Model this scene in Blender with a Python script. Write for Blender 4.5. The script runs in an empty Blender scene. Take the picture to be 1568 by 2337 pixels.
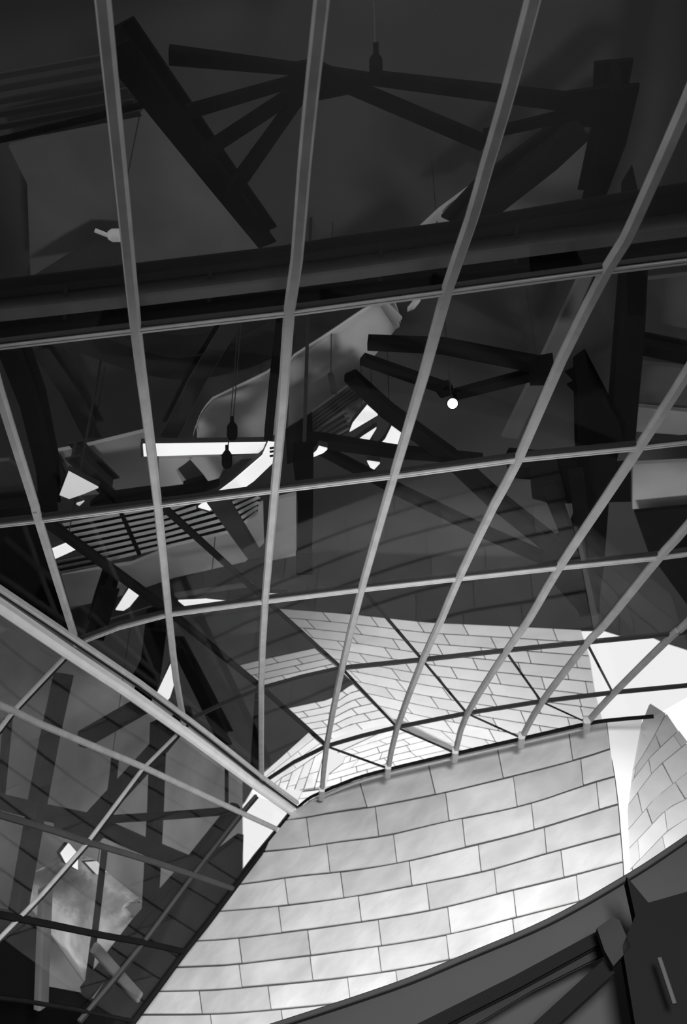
import bpy, math, random
from mathutils import Vector, Matrix
random.seed(7)
S = bpy.context.scene
COL = S.collection
W, H = 1568.0, 2337.0
LENS, FILM = 35.0, 36.0
F = H * LENS / FILM                      # focal length in pixels
PITCH = math.radians(35.0)
EYE = Vector((0, 0, 1.6))
RIGHT = Vector((1, 0, 0))
FWD = Vector((0, math.cos(PITCH), math.sin(PITCH)))
UP = Vector((0, -math.sin(PITCH), math.cos(PITCH)))

# ---------------------------------------------------------------- camera, sky, lamps, exposure
cam = bpy.data.cameras.new('camera')
cam.sensor_fit = 'VERTICAL'; cam.sensor_height = FILM; cam.sensor_width = 24.15; cam.lens = LENS
cam.clip_end = 500
cam.dof.use_dof = True; cam.dof.focus_distance = 11.0; cam.dof.aperture_fstop = 1.4
cam_ob = bpy.data.objects.new('camera', cam); COL.objects.link(cam_ob)
cam_ob.location = EYE; cam_ob.rotation_euler = (math.pi / 2 + PITCH, 0, 0)
S.camera = cam_ob
w = bpy.data.worlds.new('overcast_sky'); S.world = w; w.use_nodes = True
w.node_tree.nodes['Background'].inputs[0].default_value = (1, 1, 1, 1)
w.node_tree.nodes['Background'].inputs[1].default_value = 1.15
S.view_settings.view_transform = 'Standard'; S.view_settings.look = 'None'
S.view_settings.gamma = 1; S.view_settings.exposure = 0; S.view_settings.use_curve_mapping = False
S.cycles.transparent_max_bounces = 24

def spot(name, loc, target, watts, angle, size, blend=1.0):
    l = bpy.data.lights.new(name, 'SPOT'); l.energy = watts; l.spot_size = math.radians(angle)
    l.spot_blend = blend; l.shadow_soft_size = size
    o = bpy.data.objects.new(name, l); COL.objects.link(o); o.location = loc
    o.rotation_euler = (Vector(target) - Vector(loc)).to_track_quat('-Z', 'Y').to_euler()
    return o
spot('ground_floodlight', (2.0, -2.0, 3.6), (1.0, 17.0, 2.0), 32000, 56, 1.2, 0.95)  # unseen fill lamp behind the camera, added to brighten the front wall
spot('plaza_uplight', (-0.5, 9.2, 0.4), (-0.3, 10.2, 8.0), 2400, 78, 0.8)  # unseen fill lamp added to lift the mullions and roof interior
def area(name, loc, target, watts, sx, sy):
    l = bpy.data.lights.new(name, 'AREA'); l.shape = 'RECTANGLE'; l.size = sx; l.size_y = sy; l.energy = watts
    o = bpy.data.objects.new(name, l); COL.objects.link(o); o.location = loc
    o.rotation_euler = (Vector(target) - Vector(loc)).to_track_quat('-Z', 'Y').to_euler()
area('hall_uplight_strip', (2.2, 18.3, 3.0), (1.8, 22.0, 12.5), 720, 4.6, 0.8)  # unseen fill lamp behind the front wall, added to brighten the small panels

# ---------------------------------------------------------------- surfaces of the place
class Surf:
    """A plane in the place, held as 1/distance = a + b x + c y."""
    def __init__(s, a, b, c, k=1.0): s.a, s.b, s.c, s.k = a, b, c, k
    def z(s, x, y): return s.k / (s.a + s.b * x + s.c * y)
    def at(s, p):
        d = s.z(*p)
        return EYE + FWD * d + RIGHT * ((p[0] - W / 2) / F * d) - UP * ((p[1] - H / 2) / F * d)
    def off(s, k): return Surf(s.a, s.b, s.c, s.k * k)
    def normal(s):                        # away from the viewer
        n = RIGHT * (s.b * F) - UP * (s.c * F) + FWD * (s.a + s.b * W / 2 + s.c * H / 2)
        return n.normalized()
ROOF = Surf(1.41 / 8.4, 0, -0.00055 / 8.4)
SIDE = Surf(0.0841, -4.39e-5, -4.4e-6)
FRONT = Surf(-0.0342, 2.354e-5, 3.56e-5)
MIRRORED = Surf(1 / 24.0, 0, 0)
PIER = Surf(0.0049, -5.42e-6, 3.6e-5)
CREST = Surf(0.035, 0.5e-5, 2.2e-5)
def inside(k): return ROOF.off(k)

# ---------------------------------------------------------------- materials
MATS = {}
def mat(name, albedo, rough=0.6, metal=0.0, noise=0.0, scale=3.0, vary=0.0, bump=0.0, stretch=None):
    if name in MATS: return MATS[name]
    m = bpy.data.materials.new(name); m.use_nodes = True; nt = m.node_tree; N, L = nt.nodes, nt.links
    b = N['Principled BSDF']; b.inputs['Roughness'].default_value = rough; b.inputs['Metallic'].default_value = metal
    b.inputs['Base Color'].default_value = (albedo, albedo, albedo, 1)
    b.inputs['Specular IOR Level'].default_value = 0.5 if albedo > 0.2 else 0.12 if albedo > 0.01 else 0.0
    if noise or vary or bump:
        tc = N.new('ShaderNodeTexCoord'); src = tc.outputs['Object']
        if stretch:
            mp = N.new('ShaderNodeMapping'); mp.inputs['Scale'].default_value = stretch
            L.new(src, mp.inputs['Vector']); src = mp.outputs['Vector']
        if vary:
            oi = N.new('ShaderNodeObjectInfo'); ad = N.new('ShaderNodeVectorMath'); ad.operation = 'ADD'
            ml = N.new('ShaderNodeMath'); ml.operation = 'MULTIPLY'; ml.inputs[1].default_value = 40
            L.new(oi.outputs['Random'], ml.inputs[0]); L.new(src, ad.inputs[0]); L.new(ml.outputs[0], ad.inputs[1]); src = ad.outputs[0]
        nz = N.new('ShaderNodeTexNoise'); nz.inputs['Scale'].default_value = scale; nz.inputs['Detail'].default_value = 4
        L.new(src, nz.inputs['Vector'])
        mr = N.new('ShaderNodeMapRange'); mr.inputs[1].default_value = 0.25; mr.inputs[2].default_value = 0.75
        mr.inputs[3].default_value = albedo * (1 - noise); mr.inputs[4].default_value = albedo * (1 + noise)
        L.new(nz.outputs['Fac'], mr.inputs[0]); val = mr.outputs[0]
        if vary:
            m2 = N.new('ShaderNodeMapRange'); m2.inputs[3].default_value = 1 - vary; m2.inputs[4].default_value = 1 + vary
            L.new(oi.outputs['Random'], m2.inputs[0])
            mm = N.new('ShaderNodeMath'); mm.operation = 'MULTIPLY'; L.new(val, mm.inputs[0]); L.new(m2.outputs[0], mm.inputs[1]); val = mm.outputs[0]
        L.new(val, b.inputs['Base Color'])
        if bump:
            bp = N.new('ShaderNodeBump'); bp.inputs['Strength'].default_value = bump; bp.inputs['Distance'].default_value = 0.1
            L.new(nz.outputs['Fac'], bp.inputs['Height']); L.new(bp.outputs['Normal'], b.inputs['Normal'])
    MATS[name] = m; return m
def glass_mat(name, tint, gloss):
    m = bpy.data.materials.new(name); m.use_nodes = True; nt = m.node_tree; N, L = nt.nodes, nt.links
    N.remove(N['Principled BSDF']); out = N['Material Output']
    t = N.new('ShaderNodeBsdfTransparent'); t.inputs[0].default_value = (tint, tint, tint, 1)
    g = N.new('ShaderNodeBsdfGlossy'); g.inputs['Roughness'].default_value = 0.03
    mx = N.new('ShaderNodeMixShader'); mx.inputs[0].default_value = gloss
    L.new(t.outputs[0], mx.inputs[1]); L.new(g.outputs[0], mx.inputs[2]); L.new(mx.outputs[0], out.inputs[0])
    return m
def glow(name, strength):
    m = bpy.data.materials.new(name); m.use_nodes = True; b = m.node_tree.nodes['Principled BSDF']
    b.inputs['Base Color'].default_value = (0.6, 0.6, 0.6, 1)
    b.inputs['Emission Color'].default_value = (1, 1, 1, 1); b.inputs['Emission Strength'].default_value = strength
    return m
GLASS = glass_mat('tinted_glass', 0.88, 0.03)
M_MULL = mat('mullion_paint', 0.30, 0.5, 0, 0.16, 5)
M_TRANS = mat('transom_aluminium', 0.42, 0.4, 0, 0.12, 6)
M_HIP = mat('hip_aluminium', 0.75, 0.35, 0, 0.08, 4)
M_TRIMD = mat('dark_gasket', 0.02, 0.6)
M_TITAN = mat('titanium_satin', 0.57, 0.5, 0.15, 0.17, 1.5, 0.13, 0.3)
M_TITIN = mat('titanium_inner', 0.9, 0.5, 0.1, 0.06, 2.0, 0.07, 0.15)  # for the tiles that imitate a reflection
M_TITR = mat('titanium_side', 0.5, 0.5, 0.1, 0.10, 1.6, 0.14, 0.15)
M_SEAM = mat('seam_backing', 0.07, 0.8)
M_SEAMR = mat('seam_backing_pale', 0.34, 0.8)
M_WHITE = mat('white_render', 0.86, 0.7, 0, 0.02, 2)
M_CEIL = mat('soffit_grey', 0.08, 0.8, 0, 0.10, 0.6)
M_SIDEW = mat('side_hall_grey', 0.27, 0.8, 0, 0.35, 0.5)
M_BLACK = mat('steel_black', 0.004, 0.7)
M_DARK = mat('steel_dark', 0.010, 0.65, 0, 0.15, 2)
M_GREYD = mat('steel_mid', 0.045, 0.6, 0, 0.12, 2)
M_FLANGE = mat('steel_flange', 0.085, 0.6, 0, 0.12, 3)
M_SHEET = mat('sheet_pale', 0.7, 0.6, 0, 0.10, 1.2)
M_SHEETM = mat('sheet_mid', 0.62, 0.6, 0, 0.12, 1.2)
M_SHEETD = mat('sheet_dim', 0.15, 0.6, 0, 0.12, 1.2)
M_SLAT = mat('slat_grey', 0.65, 0.6, 0, 0.10, 2)
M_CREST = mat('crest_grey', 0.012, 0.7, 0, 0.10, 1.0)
M_CRUMP = mat('crumpled_titanium', 0.45, 0.35, 0.5, 0.5, 1.2, 0, 0.9)
M_GROUND = mat('plaza_paving', 0.12, 0.8, 0, 0.15, 1.0)
M_GLOW = glow('daylight_diffuser', 1.0)  # emission standing in for daylight on the white patches
M_GLOWDIM = glow('daylight_diffuser_dim', 0.55)  # weaker emission for the duller white patches
M_BULB = glow('lamp_lens', 12.0)

# ---------------------------------------------------------------- builders
WORLD = {}
def link(o, parent, loc):
    COL.objects.link(o); WORLD[o] = Vector(loc)
    if parent is not None:
        o.parent = parent; o.location = Vector(loc) - WORLD[parent]
    else: o.location = loc
    return o
def mk(name, verts, faces, m, parent=None, smooth=False):
    c = sum(verts, Vector()) / len(verts)
    me = bpy.data.meshes.new(name); me.from_pydata([tuple(v - c) for v in verts], [], faces); me.materials.append(m)
    me.validate()
    if smooth:
        for p in me.polygons: p.use_smooth = True
    return link(bpy.data.objects.new(name, me), parent, c)
def empty(name, loc, label=None, cat=None, group=None, kind=None):
    o = bpy.data.objects.new(name, None); o.empty_display_size = 0.2; link(o, None, loc)
    return tag(o, label, cat, group, kind)
def tag(o, label=None, cat=None, group=None, kind=None):
    if label: o['label'] = label
    if cat: o['category'] = cat
    if group: o['group'] = group
    if kind: o['kind'] = kind
    return o
def newell(v):
    n = Vector()
    for i in range(len(v)):
        a, b = v[i], v[(i + 1) % len(v)]
        n += Vector(((a.y - b.y) * (a.z + b.z), (a.z - b.z) * (a.x + b.x), (a.x - b.x) * (a.y + b.y)))
    return n.normalized()
def prism(front, thick):
    """verts and faces of a plate: outline FRONT, thickness away from the viewer."""
    n = newell(front); c = sum(front, Vector()) / len(front)
    if n.dot(c - EYE) < 0: n = -n
    k = len(front); V = list(front) + [v + n * thick for v in front]
    Fc = [tuple(range(k)), tuple(range(2 * k - 1, k - 1, -1))]
    Fc += [(i, i + k, (i + 1) % k + k, (i + 1) % k) for i in range(k)]
    return V, Fc
def plate(name, poly, surf, thick, m, parent=None):
    V, Fc = prism([surf.at(p) for p in poly], thick)
    return mk(name, V, Fc, m, parent)
def sweep(pts, prof, nrm, w0=1.0, w1=None):
    """sweep the closed profile [(side, depth)] along the 3D polyline; depth runs along nrm; width may taper w0 -> w1."""
    V, Fc = [], []; n = len(prof); L = len(pts)
    if w1 is None: w1 = w0
    for i, p in enumerate(pts):
        a = pts[max(i - 1, 0)]; b = pts[min(i + 1, L - 1)]
        t = (b - a).normalized(); s = t.cross(nrm).normalized(); d = nrm
        f = w0 + (w1 - w0) * i / max(L - 1, 1)
        V += [p + s * (x * f) + d * (y * f) for x, y in prof]
    for i in range(L - 1):
        for j in range(n):
            Fc.append((i * n + j, i * n + (j + 1) % n, (i + 1) * n + (j + 1) % n, (i + 1) * n + j))
    Fc.append(tuple(range(n - 1, -1, -1))); Fc.append(tuple(range((L - 1) * n, L * n)))
    return V, Fc
def rect(w, d, y0=0.0, ch=0.0, x0=0.0):
    h = w / 2
    if ch <= 0: return [(x0 - h, y0), (x0 + h, y0), (x0 + h, y0 + d), (x0 - h, y0 + d)]
    return [(x0 - h + ch, y0), (x0 + h - ch, y0), (x0 + h, y0 + ch), (x0 + h, y0 + d - ch), (x0 + h - ch, y0 + d), (x0 - h + ch, y0 + d), (x0 - h, y0 + d - ch), (x0 - h, y0 + ch)]
def pxw(surf, p, wpx): return wpx * surf.z(*p) / F
def bar(name, pts, wpx, surf, m, parent=None, depth=0.6, wend=None, ch=0.12):
    """a solid bar WPX wide where it starts, lying on SURF."""
    P = [surf.at(p) for p in pts]; w0 = pxw(surf, pts[0], wpx); w1 = pxw(surf, pts[-1], wend or wpx)
    V, Fc = sweep(P, rect(1.0, depth, 0, ch), surf.normal(), w0, w1)
    return mk(name, V, Fc, m, parent)
def ibeam(parent, pts, wpx, surf, m, wend=None, mweb=None):
    P = [surf.at(p) for p in pts]; w0 = pxw(surf, pts[0], wpx); w1 = pxw(surf, pts[-1], wend or wpx); n = surf.normal()
    for nm, pr, mm in (('flange', rect(1, .14, 0, .03), m), ('web', rect(.22, .9, .14), mweb or m), ('flange', rect(1, .14, 1.04, .03), m)):
        V, Fc = sweep(P, pr, n, w0, w1); mk(nm, V, Fc, mm, parent)
def steel_beam(label, pts, wpx, surf, m=None, wend=None, group=None, name='steel_beam'):
    e = empty(name, surf.at(pts[0]), label, 'beam', group)
    ibeam(e, pts, wpx, surf, m or M_DARK, wend); return e
def lerp(a, b, t): return (a[0] + (b[0] - a[0]) * t, a[1] + (b[1] - a[1]) * t)
def along(poly, t):
    d = [math.dist(poly[i], poly[i + 1]) for i in range(len(poly) - 1)]; s = t * sum(d)
    for i, l in enumerate(d):
        if s <= l or i == len(d) - 1: return lerp(poly[i], poly[i + 1], s / l if l else 0)
        s -= l
def plen(poly): return sum(math.dist(poly[i], poly[i + 1]) for i in range(len(poly) - 1))
def smooth_line(pts, n=24):
    """Catmull-Rom through the points."""
    out = []; P = [pts[0]] + list(pts) + [pts[-1]]; k = max(2, n // (len(pts) - 1))
    for i in range(1, len(P) - 2):
        for j in range(k):
            t = j / k; p0, p1, p2, p3 = P[i - 1], P[i], P[i + 1], P[i + 2]
            out.append(tuple(0.5 * (2 * p1[a] + (p2[a] - p0[a]) * t + (2 * p0[a] - 5 * p1[a] + 4 * p2[a] - p3[a]) * t * t + (3 * p1[a] - p0[a] - 3 * p2[a] + p3[a]) * t ** 3) for a in (0, 1)))
    out.append(pts[-1]); return out
def tiles(parent, lines, surf, tile_px, m, gap=1.6, thick=0.05, seg=3, jit=0.012, shift=(0.0, 0.5, 0.22, 0.74), name='panel', joints=None, back=True, seam=None, gapv=None):
    """clad the strips between successive lines with staggered panels, each its own object, over a backing sheet."""
    n = surf.normal()
    for r in range(len(lines) - 1):
        A, B = lines[r], lines[r + 1]; la = max(plen(A), plen(B)); 
        if joints and r < len(joints) and joints[r]: cuts = [0.0] + joints[r] + [1.0]
        else:
            k = tile_px / la; c = (shift[r % len(shift)] - 1) * k; cuts = [0.0]
            while c < 1:
                if c > 0.12 * k and c < 1 - 0.12 * k: cuts.append(c)
                c += k * (0.94 + 0.12 * random.random())
            cuts.append(1.0)
        for q in range(len(cuts) - 1):
            c0, c1 = cuts[q], cuts[q + 1]; c0 = c0 if isinstance(c0, tuple) else (c0, c0); c1 = c1 if isinstance(c1, tuple) else (c1, c1)
            t0, t1 = c0[0], c1[0]; g = gap / 2 / la; hgt = max(4.0, math.dist(along(A, (t0 + t1) / 2), along(B, (t0 + t1) / 2))); v = min(0.25, (gapv or gap) / 2 / hgt)
            ga = 0 if q == 0 else g; gb = 0 if q == len(cuts) - 2 else g
            top, bot = [], []
            for i in range(seg + 1):
                a, b = (along(L_, p0 + ga + (p1 - p0 - ga - gb) * i / seg) for L_, p0, p1 in ((A, c0[0], c1[0]), (B, c0[1], c1[1])))
                top.append(lerp(a, b, v)); bot.append(lerp(a, b, 1 - v))
            o0, o1, o2, o3 = (random.uniform(0, jit) for _ in range(4))
            V = []
            for i in range(seg + 1):
                u = i / seg; V.append(surf.at(top[i]) - n * (thick + o0 * (1 - u) + o1 * u))
            for i in range(seg + 1):
                u = i / seg; V.append(surf.at(bot[i]) - n * (thick + o2 * (1 - u) + o3 * u))
            for i in range(2 * seg + 2): V.append(V[i] + n * (thick * 0.8))
            s1 = seg + 1; z = 2 * s1; Fc = []
            for i in range(seg):
                Fc += [(i, i + 1, s1 + i + 1, s1 + i), (i, z + i, z + i + 1, i + 1), (s1 + i, s1 + i + 1, z + s1 + i + 1, z + s1 + i)]
            Fc += [(0, s1, z + s1, z), (seg, z + seg, z + s1 + seg, s1 + seg)]
            mk(name, V, Fc, m, parent)
    if back:
        V, Fc, ns = [], [], 12
        for ln in lines: V += [surf.at(along(ln, i / ns)) for i in range(ns + 1)]
        nl = len(lines); q = nl * (ns + 1); V += [v + n * 0.03 for v in V]
        for r in range(nl - 1):
            for i in range(ns):
                a = r * (ns + 1) + i; b = a + ns + 1
                Fc += [(a, a + 1, b + 1, b), (q + a, q + b, q + b + 1, q + a + 1)]
        for i in range(ns):
            e = (nl - 1) * (ns + 1) + i; Fc += [(i, q + i, q + i + 1, i + 1), (e, e + 1, q + e + 1, q + e)]
        mk('backing_sheet', V, Fc, seam or M_SEAM, parent)
def xat(bound, y):
    """x of a boundary polyline (listed by growing y) at height y."""
    if y <= bound[0][1]: a, b = bound[0], bound[1]
    elif y >= bound[-1][1]: a, b = bound[-2], bound[-1]
    else:
        for a, b in zip(bound, bound[1:]):
            if a[1] <= y <= b[1]: break
    t = (y - a[1]) / (b[1] - a[1]); return a[0] + (b[0] - a[0]) * t
def yat(line, x):
    if x <= line[0][0]: a, b = line[0], line[1]
    elif x >= line[-1][0]: a, b = line[-2], line[-1]
    else:
        for a, b in zip(line, line[1:]):
            if a[0] <= x <= b[0]: break
    return a[1] + (b[1] - a[1]) * (x - a[0]) / (b[0] - a[0])
def clip(line, left=None, right=None, n=16):
    """the stretch of a left-to-right line between two boundaries."""
    x0, x1 = line[0][0], line[-1][0]
    for _ in range(30):
        if left: x0 = xat(left, yat(line, x0)) if xat(left, yat(line, x0)) > line[0][0] else line[0][0]
        if right: x1 = min(line[-1][0], xat(right, yat(line, x1)))
    x0 = min(x0, x1 - 1)
    return [(x0 + (x1 - x0) * i / n, yat(line, x0 + (x1 - x0) * i / n)) for i in range(n + 1)]

# ================================================================ SETTING
# ground
g = 60.0
gv = [Vector((x, y, zz)) for zz in (0, -0.2) for x, y in ((-g, -g), (g, -g), (g, g), (-g, g))]
tag(mk('floor', gv, [(0, 1, 2, 3), (7, 6, 5, 4), (0, 4, 5, 1), (1, 5, 6, 2), (2, 6, 7, 3), (3, 7, 4, 0)], M_GROUND), 'dark paved plaza far below the sloping glass roof', kind='structure')

# ---- soffit above the glass
cl = [(-1500, -900), (3100, -900), (3100, 1300), (1900, 1570), (1640, 1508), (1568, 1484), (1512, 1466), (1480, 1452), (1415, 1452), (1380, 1441), (1300, 1440), (705, 1672), (597, 1766), (560, 1830), (520, 1880), (-900, 1880)]
tag(plate('ceiling', cl, inside(2.2), 0.5, M_CEIL), 'dark grey soffit high above the glass roof and the beams', kind='structure')

# ---- glass roof (window_1)
Mu = {0: [(-150, 400), (-30, 795), (0, 900), (75, 1140), (88, 1187), (175, 1470)],
      1: [(172, -600), (225, -90), (237, 25), (252, 175), (265, 300), (285, 500), (310, 752), (332, 925), (360, 1152), (385, 1402), (402, 1550), (420, 1650)],
      2: [(771, -600), (740, -90), (733, 10), (715, 175), (695, 375), (677, 595), (660, 712), (645, 925), (627, 1120), (605, 1372), (596, 1573), (597, 1790)],
      3: [(1376, -600), (1241, -100), (1216, 0), (1183, 125), (1149, 250), (1112, 375), (1076, 500), (1020, 664), (969, 850), (899, 1085), (825, 1345), (780, 1527), (745, 1705), (735, 1808)],
      4: [(1940, -600), (1710, -100), (1568, 235), (1484, 425), (1429, 545), (1385, 615), (1284, 815), (1184, 1047), (1129, 1150), (1047, 1320), (1009, 1410), (964, 1508), (906, 1662), (886, 1756)],
      5: [(1980, 150), (1733, 575), (1568, 850), (1516, 932), (1459, 1020), (1374, 1148), (1276, 1295), (1209, 1410), (1154, 1488), (1066, 1630), (1039, 1720)],
      6: [(2060, 535), (1745, 985), (1568, 1200), (1504, 1272), (1384, 1420), (1339, 1468), (1236, 1603), (1190, 1686)],
      7: [(1900, 1050), (1750, 1235), (1568, 1420), (1534, 1449), (1399, 1583), (1339, 1650)]}
Tr = {1: [(-400, 832), (-30, 792), (310, 752), (660, 712), (1020, 664), (1385, 615), (1733, 572), (2060, 530)],
      2: [(-250, 1218), (0, 1197), (88, 1187), (360, 1152), (627, 1118), (899, 1085), (1184, 1047), (1459, 1020), (1745, 987)],
      3: [(175, 1468), (270, 1432), (385, 1402), (605, 1372), (825, 1345), (1047, 1320), (1276, 1295), (1504, 1272), (1740, 1240)],
      4: [(420, 1650), (505, 1610), (596, 1573), (690, 1547), (780, 1527), (965, 1508), (1154, 1487), (1339, 1468), (1534, 1449), (1660, 1434)],
      5: [(600, 1788), (670, 1742), (745, 1705), (825, 1682), (906, 1662), (1066, 1630), (1236, 1603), (1399, 1583), (1620, 1562)]}
RIM = [(676, 1846), (705, 1822), (735, 1808), (808, 1778), (886, 1756), (1039, 1720), (1190, 1686), (1339, 1652), (1400, 1643), (1492, 1635)]
roof = empty('window_1', ROOF.at((780, 900)), 'tilted glass roof of metal mullions and transoms filling the upper picture', kind='structure')
nr = ROOF.normal()
for i, pl in Mu.items():
    P = [ROOF.at(p) for p in smooth_line(pl, 30)]
    V, Fc = sweep(P, [(-.048, -.01), (-.03, -.05), (.03, -.05), (.048, -.01), (.048, .02), (-.048, .02)], nr); mk('mullion', V, Fc, M_MULL, roof)
for i, pl in Tr.items():
    hi = i >= 5
    P = [ROOF.at(p) for p in pl]; ww, hh = (.052, .03) if i < 4 else (.03, .016)
    prof = [(-ww / 2, -hh), (-.006, -hh), (-.004, -.008), (.004, -.008), (.006, -hh), (ww / 2, -hh), (ww / 2, hh), (-ww / 2, hh)]
    t = mk('transom', *sweep(P, prof, nr), M_TRANS if i < 4 else M_GREYD, roof)
    sd = [ROOF.at((p[0], p[1] - (7 if i < 4 else 2))) for p in pl]
    mk('gasket', *sweep(sd, rect(.02, .05, -.01), nr), M_TRIMD, t)
rim = mk('edge_rail', *sweep([ROOF.at(p) for p in smooth_line(RIM, 27)], rect(.05, .06, -.03, .012), nr), M_DARK, roof)
mk('edge_strip', *sweep([ROOF.at((p[0] + 2, p[1] + 12)) for p in smooth_line(RIM[:8], 27)], rect(.06, .06, 0, .01), nr), M_TRANS, roof)
for i in (3, 4, 5, 6, 7):
    p = Mu[i][-1]; a = ROOF.at((p[0], p[1] - 12)); b = ROOF.at((p[0] - 2, p[1] + 9))
    mk('end_clip', *sweep([a, b], rect(.11, .14, -.1, .02), nr), M_TRANS, roof)
def ndm(m, t): return min(((math.dist(p, q), p) for p in Mu[m] for q in Tr[t]), key=lambda e: e[0])[1]
ND = {}
for m_ in Mu:
    for t_ in Tr:
        d_, p_ = min(((math.dist(p, q), p) for p in Mu[m_] for q in Tr[t_]), key=lambda e: e[0])
        if d_ < 26: ND[m_, t_] = p_
    ND[m_, 0] = {0: (-480, -600), 1: (172, -600), 2: (771, -600), 3: (1376, -600), 4: (1940, -600), 5: (2380, -600)}.get(m_)
for m_, p_ in ((3, 6), (4, 6), (5, 6), (6, 6), (7, 6)): ND[m_, 6] = Mu[m_][-1]
ND[-1, 1] = (-400, 832); ND[-1, 2] = (-250, 1218); ND[8, 4] = (1660, 1434); ND[8, 3] = (1990, 1210); ND[8, 5] = (1620, 1562)
cells = []
for m_ in range(-1, 8):
    for t_ in range(0, 6):
        q = [ND.get((m_, t_)), ND.get((m_ + 1, t_)), ND.get((m_ + 1, t_ + 1)), ND.get((m_, t_ + 1))]
        if all(q): cells.append(q)
cells += [[(-250, 1218), (88, 1187), (175, 1468), (0, 1356), (-160, 1262)], [(175, 1468), (385, 1402), (420, 1650)], [(420, 1650), (596, 1573), (597, 1790)],
          [(600, 1788), (745, 1705), (735, 1806), (676, 1846)], [(-480, -600), (-30, 795), (-900, 880), (-1200, -600)], [(1399, 1583), (1620, 1562), (1492, 1635), (1339, 1650)]]
for q in cells:
    c = (sum(p[0] for p in q) / len(q), sum(p[1] for p in q) / len(q))
    plate('pane', [lerp(p, c, 0.006) for p in q], ROOF, 0.012, GLASS, roof)
BR = [([(0, 2), (1, 3)], 30, 24), ([(1, 3), (2, 4)], 22, 14), ([(2, 4), (3, 5)], 14, 10), ([(3, 5), (4, 6)], 6, 6), ([(1, 2), (2, 3)], 20, 14), ([(2, 3), (3, 4)], 12, 8), ([(3, 4), (4, 5)], 7, 6), ([(4, 5), (5, 6)], 5, 5),
      ([(3, 3), (4, 4)], 9, 7), ([(4, 4), (5, 5)], 6, 6), ([(5, 5), (6, 6)], 5, 5), ([(5, 4), (6, 5)], 6, 5), ([(6, 5), (7, 6)], 5, 4), ([(6, 4), (7, 5)], 6, 5)]
for (a, b), w0, w1 in BR:
    o = bar('brace', [ND[a], ND[b]], w0, ROOF.off(1.012), M_DARK, roof, 0.7, w1, 0.2)

# ---- hip between the two glass slopes
HIPU = [(-160, 1250), (0, 1350), (175, 1467), (320, 1565), (425, 1643), (480, 1685), (600, 1780), (680, 1838)]
HIP = [(-160, 1278), (0, 1384), (150, 1486), (280, 1572), (415, 1668), (590, 1797), (668, 1853)]
hip = empty('trim_1', ROOF.at((300, 1580)), 'thick pale metal ridge bar where the two glass slopes meet', kind='structure')
K = ROOF.off(.985)
mk('ridge_cap', *sweep([K.at(p) for p in HIP], [(-.085, .06), (-.08, -.02), (-.05, -.07), (.0, -.09), (.05, -.07), (.08, -.02), (.085, .06)], nr), M_HIP, hip)
mk('ridge_strip', *sweep([K.at((p[0] - 1, p[1] - 4)) for p in HIPU], rect(.06, .08, -.02, .012), nr), M_TRANS, hip)
mk('ridge_gasket', *sweep([K.at((p[0], p[1] + 10)) for p in HIPU], rect(.04, .04, .02), nr), M_TRIMD, hip)

# ---- side glazing (window_2)
side = empty('window_2', SIDE.at((250, 1900)), 'lower glass slope at bottom corner with crossing metal bars', kind='structure')
ns = SIDE.normal()
RA = [[(-60, 1582), (0, 1610), (30, 1623), (85, 1650), (210, 1702), (325, 1750), (550, 1855), (637, 1895)],
      [(-60, 1838), (0, 1860), (120, 1895), (200, 1922), (350, 1967), (440, 1997), (530, 2028)],
      [(-60, 2076), (0, 2088), (115, 2110), (220, 2132), (327, 2151), (420, 2172)],
      [(-60, 2270), (60, 2285), (180, 2305), (300, 2330)]]
UA = [[(152, 1494), (30, 1623), (0, 1663), (-60, 1730)],
      [(402, 1678), (325, 1755), (200, 1922), (95, 2042), (0, 2140), (-60, 2200)],
      [(584, 1815), (550, 1855), (440, 1997), (327, 2151), (270, 2222), (180, 2330)]]
EDGE = [(672, 1850), (637, 1895), (588, 1955), (530, 2032), (475, 2105), (420, 2174), (360, 2256), (300, 2337), (255, 2400)]
for i, pl in enumerate(RA):
    mk('transom', *sweep([SIDE.at(p) for p in pl], rect(.1 if i < 3 else .06, .06, -.04, .02), ns), (M_MULL, M_GREYD, M_DARK, M_DARK)[i], side)
for i, pl in enumerate(UA):
    b = mk('mullion', *sweep([SIDE.at(p) for p in pl], rect(.045, .06, -.03, .01), ns), (M_TRANS, M_MULL, M_GREYD)[i], side)
    mk('gasket', *sweep([SIDE.at((p[0] + 6, p[1] + 5)) for p in pl], rect(.03, .04, 0), ns), M_TRIMD, b)
mk('edge_rail', *sweep([SIDE.at(p) for p in EDGE], rect(.09, .14, -.05, .02), ns), M_DARK, side)
SC = [[(-60, 1315), (0, 1395), (152, 1494), (30, 1623), (-60, 1582)], [(152, 1494), (402, 1678), (325, 1755), (30, 1623)], [(402, 1678), (584, 1815), (550, 1855), (325, 1755)], [(584, 1815), (672, 1850), (637, 1895), (550, 1855)],
      [(-60, 1582), (30, 1623), (-60, 1730)], [(30, 1623), (325, 1755), (200, 1922), (-60, 1838), (-60, 1730)], [(325, 1755), (550, 1855), (440, 1997), (200, 1922)], [(550, 1855), (637, 1895), (530, 2028), (440, 1997)],
      [(-60, 1838), (200, 1922), (95, 2042), (70, 2100), (-60, 2076)], [(200, 1922), (440, 1997), (327, 2151), (70, 2100), (95, 2042)], [(440, 1997), (530, 2028), (420, 2172), (327, 2151)],
      [(-60, 2076), (70, 2100), (-60, 2200)], [(70, 2100), (327, 2151), (180, 2305), (-60, 2270), (-60, 2200)], [(327, 2151), (420, 2172), (300, 2330), (180, 2305)]]
for q in SC:
    c = (sum(p[0] for p in q) / len(q), sum(p[1] for p in q) / len(q))
    plate('pane', [lerp(p, c, 0.01) for p in q], SIDE, 0.012, GLASS, side)

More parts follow.
